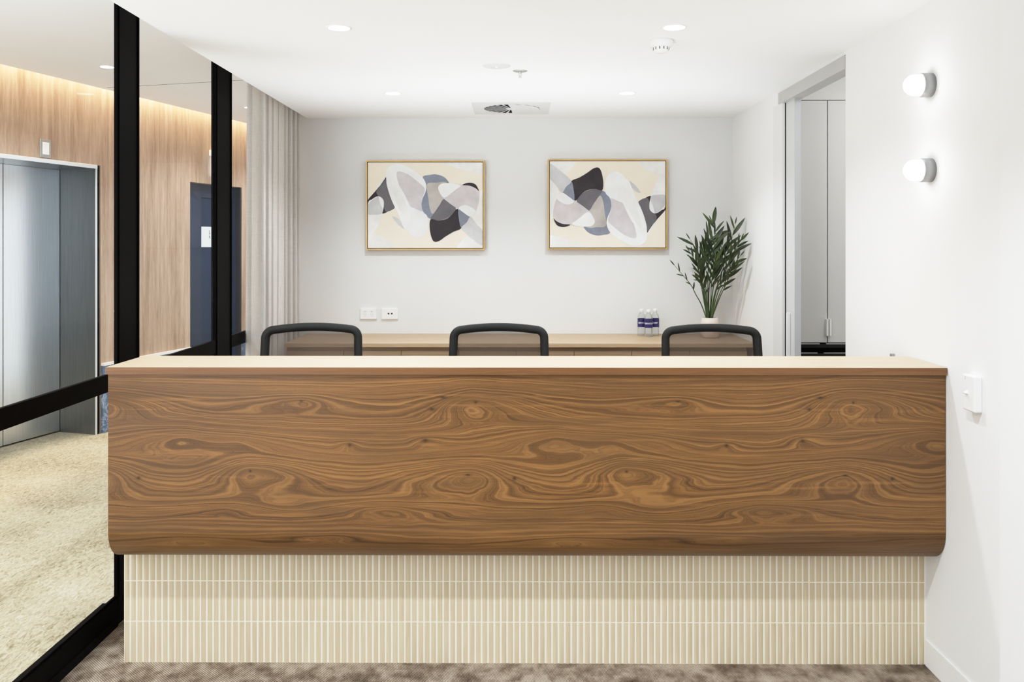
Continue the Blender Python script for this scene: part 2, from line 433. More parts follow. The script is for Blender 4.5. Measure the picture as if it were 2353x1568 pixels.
# ceiling joint in the lobby, square to the veneer wall
a = onZ(323.5, 197, ZL); s0 = (a - P0).dot(AW)
struct('trim_joint', box((s0, .2, ZL - .001), (s0 + .006, 2.6, ZL + .001), W), 'darkgap')

struct('wall_lobby_side', box((-1.55, YB + .16, 0), (-1.45, 12, ZL + .1)), 'wall')
# openings in the lobby wall
ES0, ES1 = -1.30, onW(231, 700)[0]       # lift opening along the wall
EZ = onW(150, 371)[1]
sD0, zD0 = onW(437, 418); sD1, _ = onW(555.5, 431); zD = zD0
bm = bmesh.new()
for (s0, s1, z0, z1) in ((-8, ES0, 0, ZL + .3), (ES0, ES1, EZ, ZL + .3), (ES1, sD0, 0, ZL + .3), (sD0, sD1, zD, ZL + .3), (sD1, 4.5, 0, ZL + .3)):
    bx(bm, (s0, -.12, z0), (s1, 0, z1), W)
struct('wall_lobby', bm, 'veneer')
ZD = .565
bm = bmesh.new()
for (s0, s1) in ((ES1 + .005, sD0), (sD1, 4.5)): bx(bm, (s0, .0, 0), (s1, .018, ZD - .02), W)
struct('trim_marble_dado', bm, 'marble')
bm = bmesh.new()
for (s0, s1) in ((ES1 + .005, sD0), (sD1, 4.5)): bx(bm, (s0, .0, ZD - .02), (s1, .03, ZD), W)
struct('trim_dado_ledge', bm, 'ledge')

# lift
lift = thing('elevator', 'stainless steel elevator doorway set into the wood veneer lobby wall', 'elevator', W(-.7, 0, 0))
RD = -.36
sm = onW(7, 700, RD)[0]; sj = onW(138, 700, RD)[0]; sf = onW(217.5, 700, -.01)[0]
wl = sj - sm
dz = EZ - .03
for k, (a0, a1) in enumerate(((sm - wl, sm - .003), (sm + .003, sj - .004))):
    obj('door_panel', box((a0, RD - .03, .012), (a1, RD, dz), W, .002), 'steel', lift)
obj('door_gap', box((sm - wl, RD - .05, .0), (sj, RD - .035, dz), W), 'blackmatt', lift)
# jambs are splayed: from the door plane out to the wall face
def jamb(s_in, s_out, thick):
    bm = bmesh.new()
    a = [W(s_in, RD - .02, 0), W(s_out, .004, 0), W(s_out + thick, .004, 0), W(s_in + thick * 1.0, RD - .02, 0)]
    poly_prism(bm, [(p.x, p.y) for p in a], 0, dz + .005); return bm
obj('jamb', jamb(sj, sf, .012), 'steel2', lift)
obj('jamb', jamb(sm - wl, sm - wl - (sf - sj), -.012), 'steel2', lift)
obj('jamb_edge', box((sf, -.005, 0), (sf + .01, .006, dz + .005), W), 'steel_strip', lift)
obj('header', box((sm - wl - .1, RD - .04, dz), (sf + .012, .004, dz + .012), W), 'steel2', lift)
obj('header_strip', box((sm - wl - .1, -.004, dz), (sf + .012, .008, EZ), W, .003), 'steel_strip', lift)
obj('shadow_gap', box((sf + .012, -.11, 0), (ES1 - .010, -.004, EZ), W), 'blackmatt', lift)  # black infill paints the shade inside the gap beside the jamb
ind = thing('floor_indicator', 'small grey plate with white screen on veneer above the elevator', 'indicator', W(*[onW(103, 340)[0], 0, onW(103, 340)[1]]))
a = onW(90.5, 314.5); b = onW(115.5, 364)
obj('plate', box((a[0], 0, b[1]), (b[0], .008, onW(90.5, 315)[1] - .012), W, .002), 'grey', ind)
w_ = b[0] - a[0]; h_ = onW(90.5, 315)[1] - .012 - b[1]
obj('screen', box((a[0] + w_ * .22, .006, b[1] + h_ * .17), (b[0] - w_ * .2, .011, b[1] + h_ * .83), W, .002), 'white', ind)

# lobby door
door = sroot('door_1', W((sD0 + sD1) / 2, 0, 0))
RB = -.10
sl0 = onW(461, 600, RB)[0]; sl1 = onW(546, 600, RB)[0]
bm = bmesh.new()
bx(bm, (sD0, RB - .06, 0), (sl0, RB + .008, zD), W); bx(bm, (sl0, RB - .06, zD - .13), (sl1, RB + .008, zD), W); bx(bm, (sl1, RB - .06, 0), (sD1 - .025, -.06, zD), W)
struct('door_frame', bm, 'navy2', door)
struct('door_leaf', box((sl0 + .004, RB - .05, .01), (sl1 - .004, RB, zD - .135), W), 'navy', door)
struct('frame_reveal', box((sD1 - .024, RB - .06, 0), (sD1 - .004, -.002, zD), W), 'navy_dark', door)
a = onW(461.5, 521, RB); b = onW(490, 568, RB); sg_w = .21
sg = struct('door_sign', box((a[0] + .002, RB, b[1]), (a[0] + sg_w, RB + .005, a[1]), W), 'paper', door)
sg['label'] = 'white square sign'
bm = bmesh.new()
for k in range(6):
    z = a[1] - .035 - k * .014
    bx(bm, (a[0] + .125 + (k % 2) * .004, RB + .005, z - .009), (a[0] + .137 + (k % 3) * .006, RB + .0056, z), W)
struct('sign_print', bm, 'ink', sg)
# exit box
s_, z_ = onW(480, 345)
ex = thing('exit_sign', 'small glowing white box sign on veneer above the navy door', 'sign', W(s_, 0, z_))
z1 = onW(485, 405)[1]
obj('housing', box((s_, 0, z_ - .055), (s_ + .22, .07, z_), W, .004), 'white', ex)
obj('light_panel', box((s_ + .012, .02, z1), (s_ + .2, .035, z_ - .055), W, .002), 'exit', ex)
obj('panel_edge', box((s_ + .2, .018, z1), (s_ + .215, .037, z_ - .055), W), 'exit_blue', ex)
# lobby ceiling slot vent
c = onZ(583, 281, ZL)
sv = thing('slot_vent', 'thin dark slot vent in the lobby ceiling beside the curtain', 'vent', (c.x, c.y, ZL))
obj('frame', box((c.x - .06, c.y - .05, ZL - .006), (c.x + .3, c.y + .05, ZL)), 'vent', sv)
obj('slot', box((c.x - .03, c.y - .015, ZL - .008), (c.x + .27, c.y + .015, ZL - .005)), 'darkgap', sv)

# glazed partition
win = sroot('window_1', (XG, 3.5, 0))
def yat(u, X): return onX(u, 500, X).y
MZ0, MZ1 = .9475, 1.0175
m1 = (yat(270, XG), yat(321, XG)); m2 = (yat(496, XG), yat(533, XG))
for (y0, y1) in (m1, m2):
    bm = bmesh.new()
    bx(bm, (XG - .015, y0, 0), (XG, y1, ZL), bevel=.002)
    bx(bm, (XG - .07, y0 + .13, 0), (XG - .014, y1 - .003, ZL))
    bx(bm, (XG - .001, y0 + .010, .11), (XG + .005, y0 + .017, ZL)); bx(bm, (XG - .001, y1 - .022, .11), (XG + .005, y1 - .014, ZL))
    struct('mullion', bm, 'black', win)
bays = ((.6, m1[0]), (m1[1], m2[0]), (m2[1], YB))
for (y0, y1) in bays:
    bm = bmesh.new(); bx(bm, (XG - .016, y0, .03), (XG, y1, .11), bevel=.002); bx(bm, (XG - .06, y0, .03), (XG - .015, y1, .09)); bx(bm, (XG - .014, y0, .108), (XG - .006, y1, .119)); struct('bottom_rail', bm, 'black', win)
    struct('skirting_shadow', box((XG - .06, y0, 0), (XG + .004, y1, .032)), 'blackmatt', win)  # black strip paints the shadow at the foot of the rail
    struct('mid_rail', box((XG - .016, y0, MZ0), (XG, y1, MZ1), bevel=.002), 'black', win)
    struct('head_rail', box((XG - .07, y0, ZL - .09), (XG, y1, ZL), bevel=.002), 'black', win)
    for (z0, z1) in ((.11, MZ0), (MZ1, ZL - .09)):
        struct('glass_pane', box((XG - .0135, y0, z0), (XG - .0075, y1, z1)), 'glass', win)

# curtain
bm = bmesh.new(); n = 260; rows = 12; y0, y1 = 5.12, 6.06; grid = []
for j in range(rows + 1):
    z = .02 + (ZL - .03) * j / rows; row = []
    for i in range(n + 1):
        q = i / n
        ph = 2 * PI * (7.8 * q + .26 * math.sin(8.3 * q + .4) + .13 * math.sin(19 * q))
        amp = .048 + .012 * math.sin(9 * q + 1)
        fl = 1 + .12 * (1 - z / ZL) * math.sin(7 * q + 2)
        y = y0 + (y1 - y0) * q + .018 * math.sin(2 * ph) - .035 * (1 - z / ZL) * (1 - q)
        row.append(bm.verts.new((-1.528 + amp * fl * math.sin(ph), y, z)))
    grid.append(row)
for j in range(rows):
    for i in range(n):
        f = bm.faces.new((grid[j][i], grid[j][i + 1], grid[j + 1][i + 1], grid[j + 1][i])); f.smooth = True
tag(obj('curtain', bm, 'linen', recalc=False), 'pale greige linen curtain drawn in folds beside the glazed partition', 'curtain')

# sliding door
sd = sroot('door_2', (1.515, 4.9, 0))
struct('door_leaf', box((1.500, 4.788, .01), (1.535, 5.68, 2.33), bevel=.001), 'leaf_door', sd)
struct('leaf_edge', box((1.5005, 4.785, .01), (1.5345, 4.789, 2.33)), 'leaf_edge', sd)
hb = bmesh.new(); yh = yat(1811, 1.49)
bx(hb, (1.480, yh - .012, .62), (1.500, yh + .006, 1.15), bevel=.003)
struct('pull_handle', hb, 'white', sd)
struct('pocket_gap_shade', box((1.4935, 4.942, .0), (1.4995, 4.952, 2.33)), 'blackmatt', sd)  # black strip added for the darkness of the door pocket gap
struct('track_cover', box((XR - .008, OY0 + .002, 2.318), (1.545, 5.0, 2.381)), 'track', sd)
struct('trim_1', box((XR - .003, OY1 - .001, 0), (XR + .0115, yat(1778, XR), 2.318)), 'jamb_trim')

# joinery beyond the sliding door
YJ = 5.2
cab = thing('tall_cabinet', 'tall pale grey two-door cabinet seen through the sliding doorway', 'cabinet', (2.1, YJ, 0))
zt = onY(1880, 231, YJ).z; zb = onY(1880, 788, YJ).z; xs = onY(1901.5, 500, YJ).x
obj('carcass', box((1.64, YJ + .02, 0), (2.9, YJ + .6, 2.79)), 'joinery', cab)
obj('top_panel', box((1.64, YJ, zt + .004), (2.9, YJ + .02, 2.79)), 'joinery', cab)
bmh = onY(1903, 733, YJ).z; bml = onY(1903, 772, YJ).z
for (x0, x1, hx) in ((1.642, xs - .003, xs - .014), (xs + .003, xs + .44, xs + .004)):
    d = obj('door', box((x0, YJ, zb + .002), (x1, YJ + .019, zt - .001), bevel=.001), 'joinery', cab)
    obj('handle', box((hx, YJ - .025, bml), (hx + .012, YJ, bmh), bevel=.002), 'white', d)
du = thing('drawer_unit', 'dark drawer unit with silver edged fronts below the pale cabinet', 'drawers', (2.0, YJ, 0))
z1 = onY(1880, 791, YJ).z; z2 = onY(1880, 799, YJ).z; z3 = onY(1880, 810, YJ).z; z4 = onY(1880, 812, YJ).z
obj('carcass', box((1.65, YJ - .0, .0), (2.4, YJ + .018, zb - .001)), 'blackmatt', du)
for (za, zc, zd, nx) in ((zb - .001, z1, z2, 1889), (z3, z4, z4 - .1, 1884), (z3 - .16, z4 - .16, z4 - .26, 1884)):
    dr = obj('drawer', box((1.66, YJ - .012, zd), (2.39, YJ - .001, zc)), 'chair_frame', du)
    xn = onY(nx, 800, YJ).x; bm = bmesh.new()
    bx(bm, (1.66, YJ - .018, zc), (xn - .019, YJ - .001, za)); bx(bm, (xn + .019, YJ - .018, zc), (2.39, YJ - .001, za))
    obj('pull_edge', bm, 'grey', dr)

# ---------------------------------------------------------------- reception desk
DX0, DX1 = -1.4236, 1.479
desk = thing('reception_desk', 'long walnut reception desk with rounded lower edge on a tiled plinth', 'desk', (.03, 3.2, 0))
YF, R, ZB = 3.058, .11, .415
prof = [(YF, 1.0755)]
for k in range(15):
    a = PI / 2 * k / 14; prof.append((YF + R * (1 - math.cos(a)), ZB + R - R * math.sin(a)))
prof += [(3.34, ZB), (3.34, 1.0755)]
arc = [0]
for a, b in zip(prof, prof[1:]): arc.append(arc[-1] + math.hypot(b[0] - a[0], b[1] - a[1]))
bm = bmesh.new(); L = bm.loops.layers.uv.new('UVMap')
va = [bm.verts.new((DX0, y, z)) for y, z in prof]; vb = [bm.verts.new((DX1, y, z)) for y, z in prof]
for i in range(len(prof)):
    j = (i + 1) % len(prof)
    f = bm.faces.new((va[i], va[j], vb[j], vb[i])); f.smooth = 0 < i < 15
    aj = arc[j] if j else arc[-1] + .28
    for l, (uu, vv) in zip(f.loops, ((DX0, arc[i]), (DX0, aj), (DX1, aj), (DX1, arc[i]))): l[L].uv = (uu, vv)
for vs in (va[::-1], vb):
    f = bm.faces.new(vs)
    for l in f.loops: l[L].uv = (l.vert.co.y, 1.0755 - l.vert.co.z)
obj('front_panel', bm, 'wood', desk)
bm = bmesh.new(); ff = bx(bm, (-1.427, 3.046, 1.0755), (XR - .003, 3.363, 1.1005))
ff[2].material_index = 1; ff[5].material_index = 1; ff[3].material_index = 1
o = obj('counter_top', bm, ['wood_top', 'wood_edge'], desk, uv=woodUV)
bm = bmesh.new(); TX0, TX1, TY = -1.437, 1.480, 3.2114
bx(bm, (TX0, TY + .0016, 0), (TX1, 3.33, ZB + .002))
obj('plinth', bm, 'grout', desk)
# stack-bonded finger tiles, each slightly convex
bm = bmesh.new(); NTI = 125; pw = (TX1 - TX0) / NTI; g = .0026; zr = [(-.003, .1490), (.1515, .2960), (.2985, .4160)]
for i in range(NTI):
    x0 = TX0 + i * pw + g / 2; x1 = x0 + pw - g
    for (z0, z1) in zr:
        jit = random.uniform(-.0003, .0003); b = .0012; cols = []
        for (fx, dy) in ((0, .003), (.05, .0008), (.3, -.0004), (.58, -.0002), (.78, .0008), (.95, .0022), (1, .004)):
            x = x0 + (x1 - x0) * fx
            cols.append([bm.verts.new((x, TY + .003, z0)), bm.verts.new((x, TY + dy + jit, z0 + b)), bm.verts.new((x, TY + dy + jit, z1 - b)), bm.verts.new((x, TY + .003, z1))])
        for c0, c1 in zip(cols, cols[1:]):
            for k in range(3): f = bm.faces.new((c0[k], c1[k], c1[k + 1], c0[k + 1])); f.smooth = False
obj('tile_facing', bm, 'tile', desk)
obj('worktop', box((-1.41, 3.341, .705), (XR - .004, 3.86, .735), bevel=.002), 'wood_top', desk, uv=woodUV)
for x in (-1.41, 1.44): obj('end_panel', box((x, 3.345, 0), (x + .03, 3.84, .705)), 'wood_top', desk, uv=woodUV)
obj('caulk_strip', box((1.480, TY - .001, 0), (XR - .0003, TY + .01, ZB)), 'white', desk)

# ---------------------------------------------------------------- back counter
ZK = .9085
bc = obj('back_counter_top', box((-1.455, 5.497, ZK - .025), (XR - .002, YB - .001, ZK), bevel=.0015), 'oak', None, uv=woodUV)
tag(bc, 'long pale oak counter top running along the grey back wall', 'counter')
ords = ['first from the curtain', 'second from the curtain', 'third from the curtain', 'beside the white right wall']
xs0 = -1.455
for k in range(4):
    x0 = xs0 + k * .724
    c_ = thing('base_cabinet', 'pale oak base cabinet under the back counter, ' + ords[k], 'cabinet', (x0 + .362, 5.8, 0), 'oak base cabinets under the back counter')
    obj('carcass', box((x0, 5.56, .08), (x0 + .7235, YB - .002, ZK - .026)), 'oak', c_, uv=woodUV)
    obj('kickboard', box((x0, 5.6, 0), (x0 + .7235, 5.62, .08)), 'blackmatt', c_)
    for q in range(2):
        obj('door', box((x0 + q * .362 + .0015, 5.54, .085), (x0 + q * .362 + .3605, 5.559, ZK - .052), bevel=.001), 'oak', c_, uv=woodUV)

# ---------------------------------------------------------------- pictures
def spline(pts, n=10):
    out = []; m = len(pts)
    for i in range(m):
        p0, p1, p2, p3 = [Vector(pts[(i + k) % m]) for k in (-1, 0, 1, 2)]
        for k in range(n):
            t = k / n
            out.append(.5 * ((2 * p1) + (p2 - p0) * t + (2 * p0 - 5 * p1 + 4 * p2 - p3) * t * t + (3 * p1 - p0 - 3 * p2 + p3) * t ** 3))
    return out
PM = [paint('painting_ground', rgb(243, 230, 210), 1, .05, 3), paint('painting_pale', rgb(250, 248, 243), .86, .02), paint('painting_white', rgb(250, 250, 249), .97, .02, 4),
      paint('painting_mauve', rgb(216, 209, 211), .84, .07), paint('painting_slate', rgb(138, 144, 158), .95, .16, 7), paint('painting_grey', rgb(118, 114, 118), .9, .12),
      paint('painting_charcoal', rgb(58, 53, 56), 1, .25, 7), paint('painting_taupe', rgb(200, 192, 185), .85, .12, 6), paint('painting_smoke', rgb(212, 212, 214), .82, .08)]
SH = [  # material, outline (traced off the canvas)
 (1, [(1300, 150), (1895, 150), (1895, 330), (1600, 260)]), (1, [(1500, 1440), (1895, 1080), (1895, 1440)]), (1, [(160, 1200), (420, 1300), (560, 1440), (160, 1440)]),
 (1, [(1840, 640), (1895, 600), (1895, 1160), (1760, 1000)]),
 (6, [(160, 720), (300, 555), (440, 370), (485, 570), (568, 815), (500, 870), (380, 922), (330, 800), (240, 740), (160, 800)]),
 (5, [(292, 585), (380, 470), (445, 400), (490, 600), (568, 820), (445, 895), (400, 830), (330, 680)]),
 (1, [(300, 500), (380, 425), (440, 360), (330, 520)]),
 (1, [(160, 800), (230, 705), (320, 662), (390, 710), (402, 800), (375, 930), (310, 1110), (210, 1270), (160, 1320)]),
 (8, [(160, 800), (240, 710), (325, 668), (350, 760), (385, 850), (370, 925), (270, 940), (160, 930)]),
 (2, [(330, 668), (390, 710), (402, 800), (385, 840), (345, 760)]),
 (8, [(530, 970), (620, 1000), (720, 1130), (700, 1150), (610, 1080)]),
 (4, [(990, 372), (1090, 340), (1200, 333), (1320, 378), (1400, 480), (1470, 640), (1490, 820), (1440, 930), (1330, 1005), (1200, 1025), (1070, 985), (990, 880), (968, 760), (1000, 640), (1030, 520)]),
 (7, [(1055, 480), (1200, 455), (1330, 450), (1390, 520), (1320, 690), (1230, 810), (1145, 925), (1100, 860), (1075, 700)]),
 (5, [(1305, 705), (1400, 760), (1490, 845), (1440, 930), (1330, 1005), (1200, 1025), (1110, 1000), (1150, 930), (1230, 820)]),
 (2, [(438, 310), (480, 220), (590, 175), (720, 200), (900, 300), (1000, 395), (1042, 500), (1030, 600), (990, 690), (968, 800), (1000, 900), (1060, 975), (1062, 1150), (1000, 1250), (910, 1288), (830, 1258), (760, 1180), (690, 1020), (600, 850), (500, 640), (450, 470)]),
 (3, [(600, 300), (760, 330), (960, 480), (1020, 560), (985, 690), (965, 800), (985, 890), (880, 850), (790, 800), (700, 610), (640, 520)]),
 (2, [(445, 420), (520, 405), (590, 450), (690, 590), (790, 800), (830, 990), (825, 1110), (770, 1180), (700, 1130), (620, 930), (520, 720), (460, 540)]),
 (1, [(520, 470), (570, 470), (700, 690), (790, 900), (810, 1080), (700, 960), (600, 780)]),
 (6, [(1110, 1010), (1210, 1027), (1330, 1010), (1420, 950), (1500, 855), (1530, 880), (1535, 1010), (1572, 1140), (1450, 1200), (1330, 1272), (1240, 1335), (1165, 1347), (1120, 1280), (1093, 1130)]),
 (3, [(1222, 545), (1260, 480), (1340, 464), (1470, 468), (1600, 492), (1740, 500), (1815, 540), (1840, 640), (1830, 760), (1785, 890), (1712, 970), (1620, 920), (1530, 862), (1390, 765), (1270, 660)]),
 (2, [(1222, 545), (1260, 480), (1340, 464), (1470, 470), (1560, 505), (1490, 560), (1440, 600), (1350, 670), (1290, 670)]),
 (6, [(1588, 495), (1640, 466), (1715, 458), (1790, 490), (1838, 585), (1790, 545), (1700, 505)]),
 (4, [(1528, 868), (1620, 915), (1712, 968), (1650, 1060), (1572, 1138), (1540, 1040)]),
 (2, [(1535, 845), (1580, 805), (1660, 800), (1740, 840), (1785, 890), (1712, 970), (1610, 912)]),
 (8, [(1572, 1138), (1650, 1060), (1712, 972), (1800, 1080), (1895, 1200), (1895, 1400), (1760, 1320), (1640, 1220)]),
]
def picture(label, x0, x1, z0, z1, flip):
    pr = thing('framed_painting', label, 'painting', ((x0 + x1) / 2, YB, z0), 'pair of abstract paintings on the back wall')
    cx, cz = (x0 + x1) / 2, (z0 + z1) / 2; t = .010; yf = YB - .045
    def ring(a, b, y0, y1):   # outer inset a, inner inset b
        bm = bmesh.new()
        for (lo, hi) in (((x0 + a, z0 + a), (x1 - a, z0 + b)), ((x0 + a, z1 - b), (x1 - a, z1 - a)), ((x0 + a, z0 + b), (x0 + b, z1 - b)), ((x1 - b, z0 + b), (x1 - a, z1 - b))):
            bx(bm, (lo[0], y0, lo[1]), (hi[0], y1, hi[1]))
        return bm
    obj('frame', ring(0, .0085, yf, YB - .004), 'gold', pr)
    obj('shadow_gap', ring(.0085, .013, yf + .022, yf + .03), 'gold_in', pr)
    obj('backing', box((x0 + .006, yf + .028, z0 + .006), (x1 - .006, YB - .005, z1 - .006)), 'gold_in', pr)
    # canvas: ground plus painted shapes, in one mesh
    bm = bmesh.new(); a0, a1, b0, b1 = x0 + .013, x1 - .013, z0 + .013, z1 - .013
    bx(bm, (a0, yf + .006, b0), (a1, yf + .028, b1))
    Y = yf + .006
    for i, (mi, pts) in enumerate(SH):
        y = Y - .00012 * (i + 1)
        vs = []; last = None
        for p in spline(pts, 8):
            fx = min(1, max(0, (p[0] - 162) / (1893 - 162))); fz = min(1, max(0, 1 - (p[1] - 150) / (1443 - 150)))
            if flip: fx, fz = 1 - fx, 1 - fz
            q = (a0 + (a1 - a0) * fx, y, b0 + (b1 - b0) * fz)
            if last is None or (Vector(q) - Vector(last)).length > .0008: vs.append(q); last = q
        if (Vector(vs[0]) - Vector(vs[-1])).length < .0008: vs.pop()
        f = bm.faces.new([bm.verts.new(v) for v in vs])
        f.normal_update()
        if f.normal.y > 0: f.normal_flip()
        f.material_index = mi
        bmesh.ops.triangulate(bm, faces=[f], ngon_method='EAR_CLIP')
    obj('canvas', bm, PM, pr, recalc=False)
a, b = onY(841, 369, YB - .04), onY(1113.5, 574.5, YB - .04)
picture('framed abstract painting, charcoal shape at bottom, hung nearer the curtain', a.x, b.x, b.z, a.z, False)
a, b = onY(1259, 366.5, YB - .04), onY(1533.5, 573.5, YB - .04)
picture('framed abstract painting, charcoal shape at top, hung nearer the plant', a.x, b.x, b.z, a.z, True)

# ---------------------------------------------------------------- wall outlets
def plate(u0, u1, v0, v1, kind, label):
    a, b = onY(u0, v0, YB), onY(u1, v1, YB)
    t = thing('power_outlet' if kind == 'power' else 'data_outlet', label, 'outlet', ((a.x + b.x) / 2, YB, b.z))
    yf = YB - .014
    obj('cover_plate', box((a.x, yf, b.z), (b.x, YB, a.z), bevel=.0025), 'white', t)
    cx, cz = (a.x + b.x) / 2, (a.z + b.z) / 2
    if kind == 'power':
        for sx in (-.024, .024):
            obj('rocker_switch', box((cx + sx - .008, yf - .004, cz + .013), (cx + sx + .008, yf, cz + .024), bevel=.001), 'offwhite', t)
            bm = bmesh.new()
            for (dx, dz, an) in ((-.007, -.004, -.5), (.007, -.004, .5), (0, -.016, 0)):
                def fn(x, y, z, dx=dx, dz=dz, an=an): return Vector((cx + sx + dx + x * math.cos(an) - z * math.sin(an), y, cz + dz + x * math.sin(an) + z * math.cos(an)))
                bx(bm, (-.0013, yf - .0012, -.004), (.0013, yf + .001, .004), fn)
            obj('socket_slots', bm, 'grey', t)
    else:
        for sx in (-.0085, .014):
            obj('data_jack', box((cx + sx - .0055, yf - .002, cz - .004), (cx + sx + .0055, yf, cz + .006)), 'darkgap', t)
plate(828.5, 866, 708, 733.5, 'power', 'white double power socket with two switches on the back wall')
plate(877.5, 915, 708.5, 733.5, 'data', 'white data plate with two dark jacks on the back wall')
# plate on the right wall beside the desk
sw = thing('wall_switch', 'white boxy door release switch on the right wall beside the desk', 'switch', (XR, 2.858, .988))
obj('housing', box((1.455, 2.820, .988), (XR, 2.896, 1.104), bevel=.005, seg=3), 'white', sw)
bm = bmesh.new(); lathe(bm, [(0, .012), (.0035, .011), (.005, .004), (.008, 0), (.008, -.003)], (1.455, 2.866, 1.046), 16, '-X'); obj('button', bm, 'white', sw)
bm = bmesh.new()
for dz in (0, .0065): lathe(bm, [(0, .0006), (.0018, .0006), (.0018, -.001)], (1.455, 2.876, 1.090 + dz), 10, '-X')
obj('indicator_dots', bm, 'grey', sw)
p = onX(2054.5, 815, XR)
ko = obj('cable_outlet', box((XR - .014, p.y - .009, p.z - .07), (XR, p.y + .009, p.z + .004), bevel=.002), 'grey')
tag(ko, 'tiny grey outlet tip on the right wall just above the desk counter', 'outlet')

# ---------------------------------------------------------------- sconces
for (v, z, lab) in ((197, 2.097, 'upper'), (392, 1.792, 'lower')):
    Y = 3.17
    t = thing('wall_sconce', 'glowing opal globe sconce on a grey base, %s of the two on the right wall' % lab, 'lamp', (XR, Y, z), 'globe sconces on the right wall')
    bm = bmesh.new(); lathe(bm, [(0, 0), (.043, 0), (.043, .036), (.041, .040), (.036, .041), (.034, .036), (0, .034)], (XR, Y, z), 40, '-X'); obj('base', bm, 'sconce', t)
    bm = bmesh.new(); pr = [(.0375 * math.sin(PI * k / 20), .060 - .0375 * math.cos(PI * k / 20)) for k in range(21)]
    lathe(bm, pr, (XR, Y, z), 32, '-X'); obj('globe', bm, 'globe', t)

# ---------------------------------------------------------------- ceiling fittings
def spot(name, loc, power, size=2.3, blend=.7, rad=.045, col=(.86, .94, 1), parent=None):
    l = bpy.data.lights.new(name, 'SPOT'); l.energy = power; l.spot_size = size; l.spot_blend = blend; l.shadow_soft_size = rad; l.color = col
    o = bpy.data.objects.new(name, l); C.objects.link(o)
    if parent: o.parent = parent; o.location = Vector(loc) - parent.location
    else: o.location = loc
    return o
PWR = 68
def downlight(x, y, z, label, group, power, lens='lamp_white'):
    t = thing('downlight', label, 'ceiling light', (x, y, z), group)
    bm = bmesh.new(); lathe(bm, [(.047, 0), (.052, 0), (.052, -.002), (.047, -.004), (.043, -.003)], (x, y, z), 40); obj('trim_ring', bm, 'white', t)
    bm = bmesh.new(); lathe(bm, [(0, -.0022), (.0445, -.0022)], (x, y, z), 40); obj('lens', bm, lens, t)
    spot('lamp', (x, y, z - .012), power, parent=t)
GR = 'downlights in the reception ceiling'
LX = (-.72, .63)
downlight(LX[0], 3.55, ZC, 'round recessed downlight above the desk, towards the glass partition', GR, PWR)
downlight(LX[1], 3.55, ZC, 'round recessed downlight above the desk, next to the smoke detector', GR, PWR)
downlight(LX[0], 5.09, ZC, 'round recessed downlight near the back wall, towards the curtain', GR, PWR * 1.0)
downlight(LX[1], 5.09, ZC, 'round recessed downlight near the back wall, towards the sliding door', GR, PWR * 1.0)
for x in LX:
    spot('downlight_lamp', (x, 1.95, ZC - .01), 120, size=2.2)
p = onZ(246, 153.5, ZL); downlight(p.x, p.y, ZL, 'round lobby downlight seen beside the black mullion above the elevator', 'downlights in the lobby ceiling', 95)
p = onZ(573, 247, ZL); downlight(p.x, p.y, ZL, 'round lobby downlight seen beside the curtain top', 'downlights in the lobby ceiling', 95)
for (x, y) in ((-3.1, 4.2), (-3.4, 2.4), (-2.1, 9.3)): spot('lobby_lamp', (x, y, ZL - .01), 110)  # unseen lobby spots, the farthest added to brighten the dark far end

p = onZ(1519, 93, ZC)
t = thing('smoke_detector', 'white round smoke detector on the ceiling near a downlight', 'smoke detector', (p.x, p.y, ZC))
bm = bmesh.new(); lathe(bm, [(0, 0), (.050, 0), (.051, -.006), (.050, -.022), (.044, -.030), (0, -.030)], (p.x, p.y, ZC), 40); obj('base', bm, 'white', t)
bm = bmesh.new(); lathe(bm, [(.034, -.029), (.034, -.036), (.031, -.046), (.024, -.053), (0, -.054)], (p.x, p.y, ZC), 40); obj('sensor_chamber', bm, 'white', t)
bm = bmesh.new()
for k in range(12):
    an = 2 * PI * k / 12 + .2
    def fn(x, y, z, an=an): return Vector((p.x + x * math.cos(an) - y * math.sin(an), p.y + x * math.sin(an) + y * math.cos(an), ZC + z))
    bx(bm, (.0325, -.0018, -.042), (.0346, .0018, -.031), fn)
obj('intake_slots', bm, 'darkgap', t)
bm = bmesh.new(); bx(bm, (p.x + .048, p.y - .006, ZC - .012), (p.x + .060, p.y + .0, ZC - .004)); obj('locking_tab', bm, 'offwhite', t)

p = onZ(1141, 151, ZC)
t = thing('ceiling_disc', 'flat white round cover plate on the ceiling beside the sprinkler', 'cover plate', (p.x, p.y, ZC))
bm = bmesh.new(); lathe(bm, [(0, -.005), (.060, -.005), (.066, -.003), (.068, 0)], (p.x, p.y, ZC), 48); obj('disc', bm, 'vent', t)
bm = bmesh.new(); lathe(bm, [(0, -.010), (.006, -.009), (.008, -.005)], (p.x, p.y, ZC), 16); obj('centre_cap', bm, 'white', t)
p = onZ(1195, 163, ZC)
t = thing('fire_sprinkler', 'small hanging fire sprinkler with round collar on the ceiling', 'sprinkler', (p.x, p.y, ZC))
bm = bmesh.new(); lathe(bm, [(0, -.006), (.016, -.007), (.030, -.004), (.038, 0)], (p.x, p.y, ZC), 32); obj('collar', bm, 'grey', t)
bm = bmesh.new(); lathe(bm, [(.006, -.004), (.006, -.014), (.003, -.016), (.003, -.034), (0, -.034)], (p.x, p.y, ZC), 12)
for s in (-1, 1): tube(bm, [(p.x + s * .006, p.y, ZC - .008), (p.x + s * .009, p.y, ZC - .02), (p.x + s * .002, p.y, ZC - .034)], .0014, 6)
obj('frame_arms', bm, 'offwhite', t)
bm = bmesh.new(); lathe(bm, [(0, -.034), (.011, -.0345), (.011, -.036), (0, -.037)], (p.x, p.y, ZC), 16); obj('deflector', bm, 'offwhite', t)

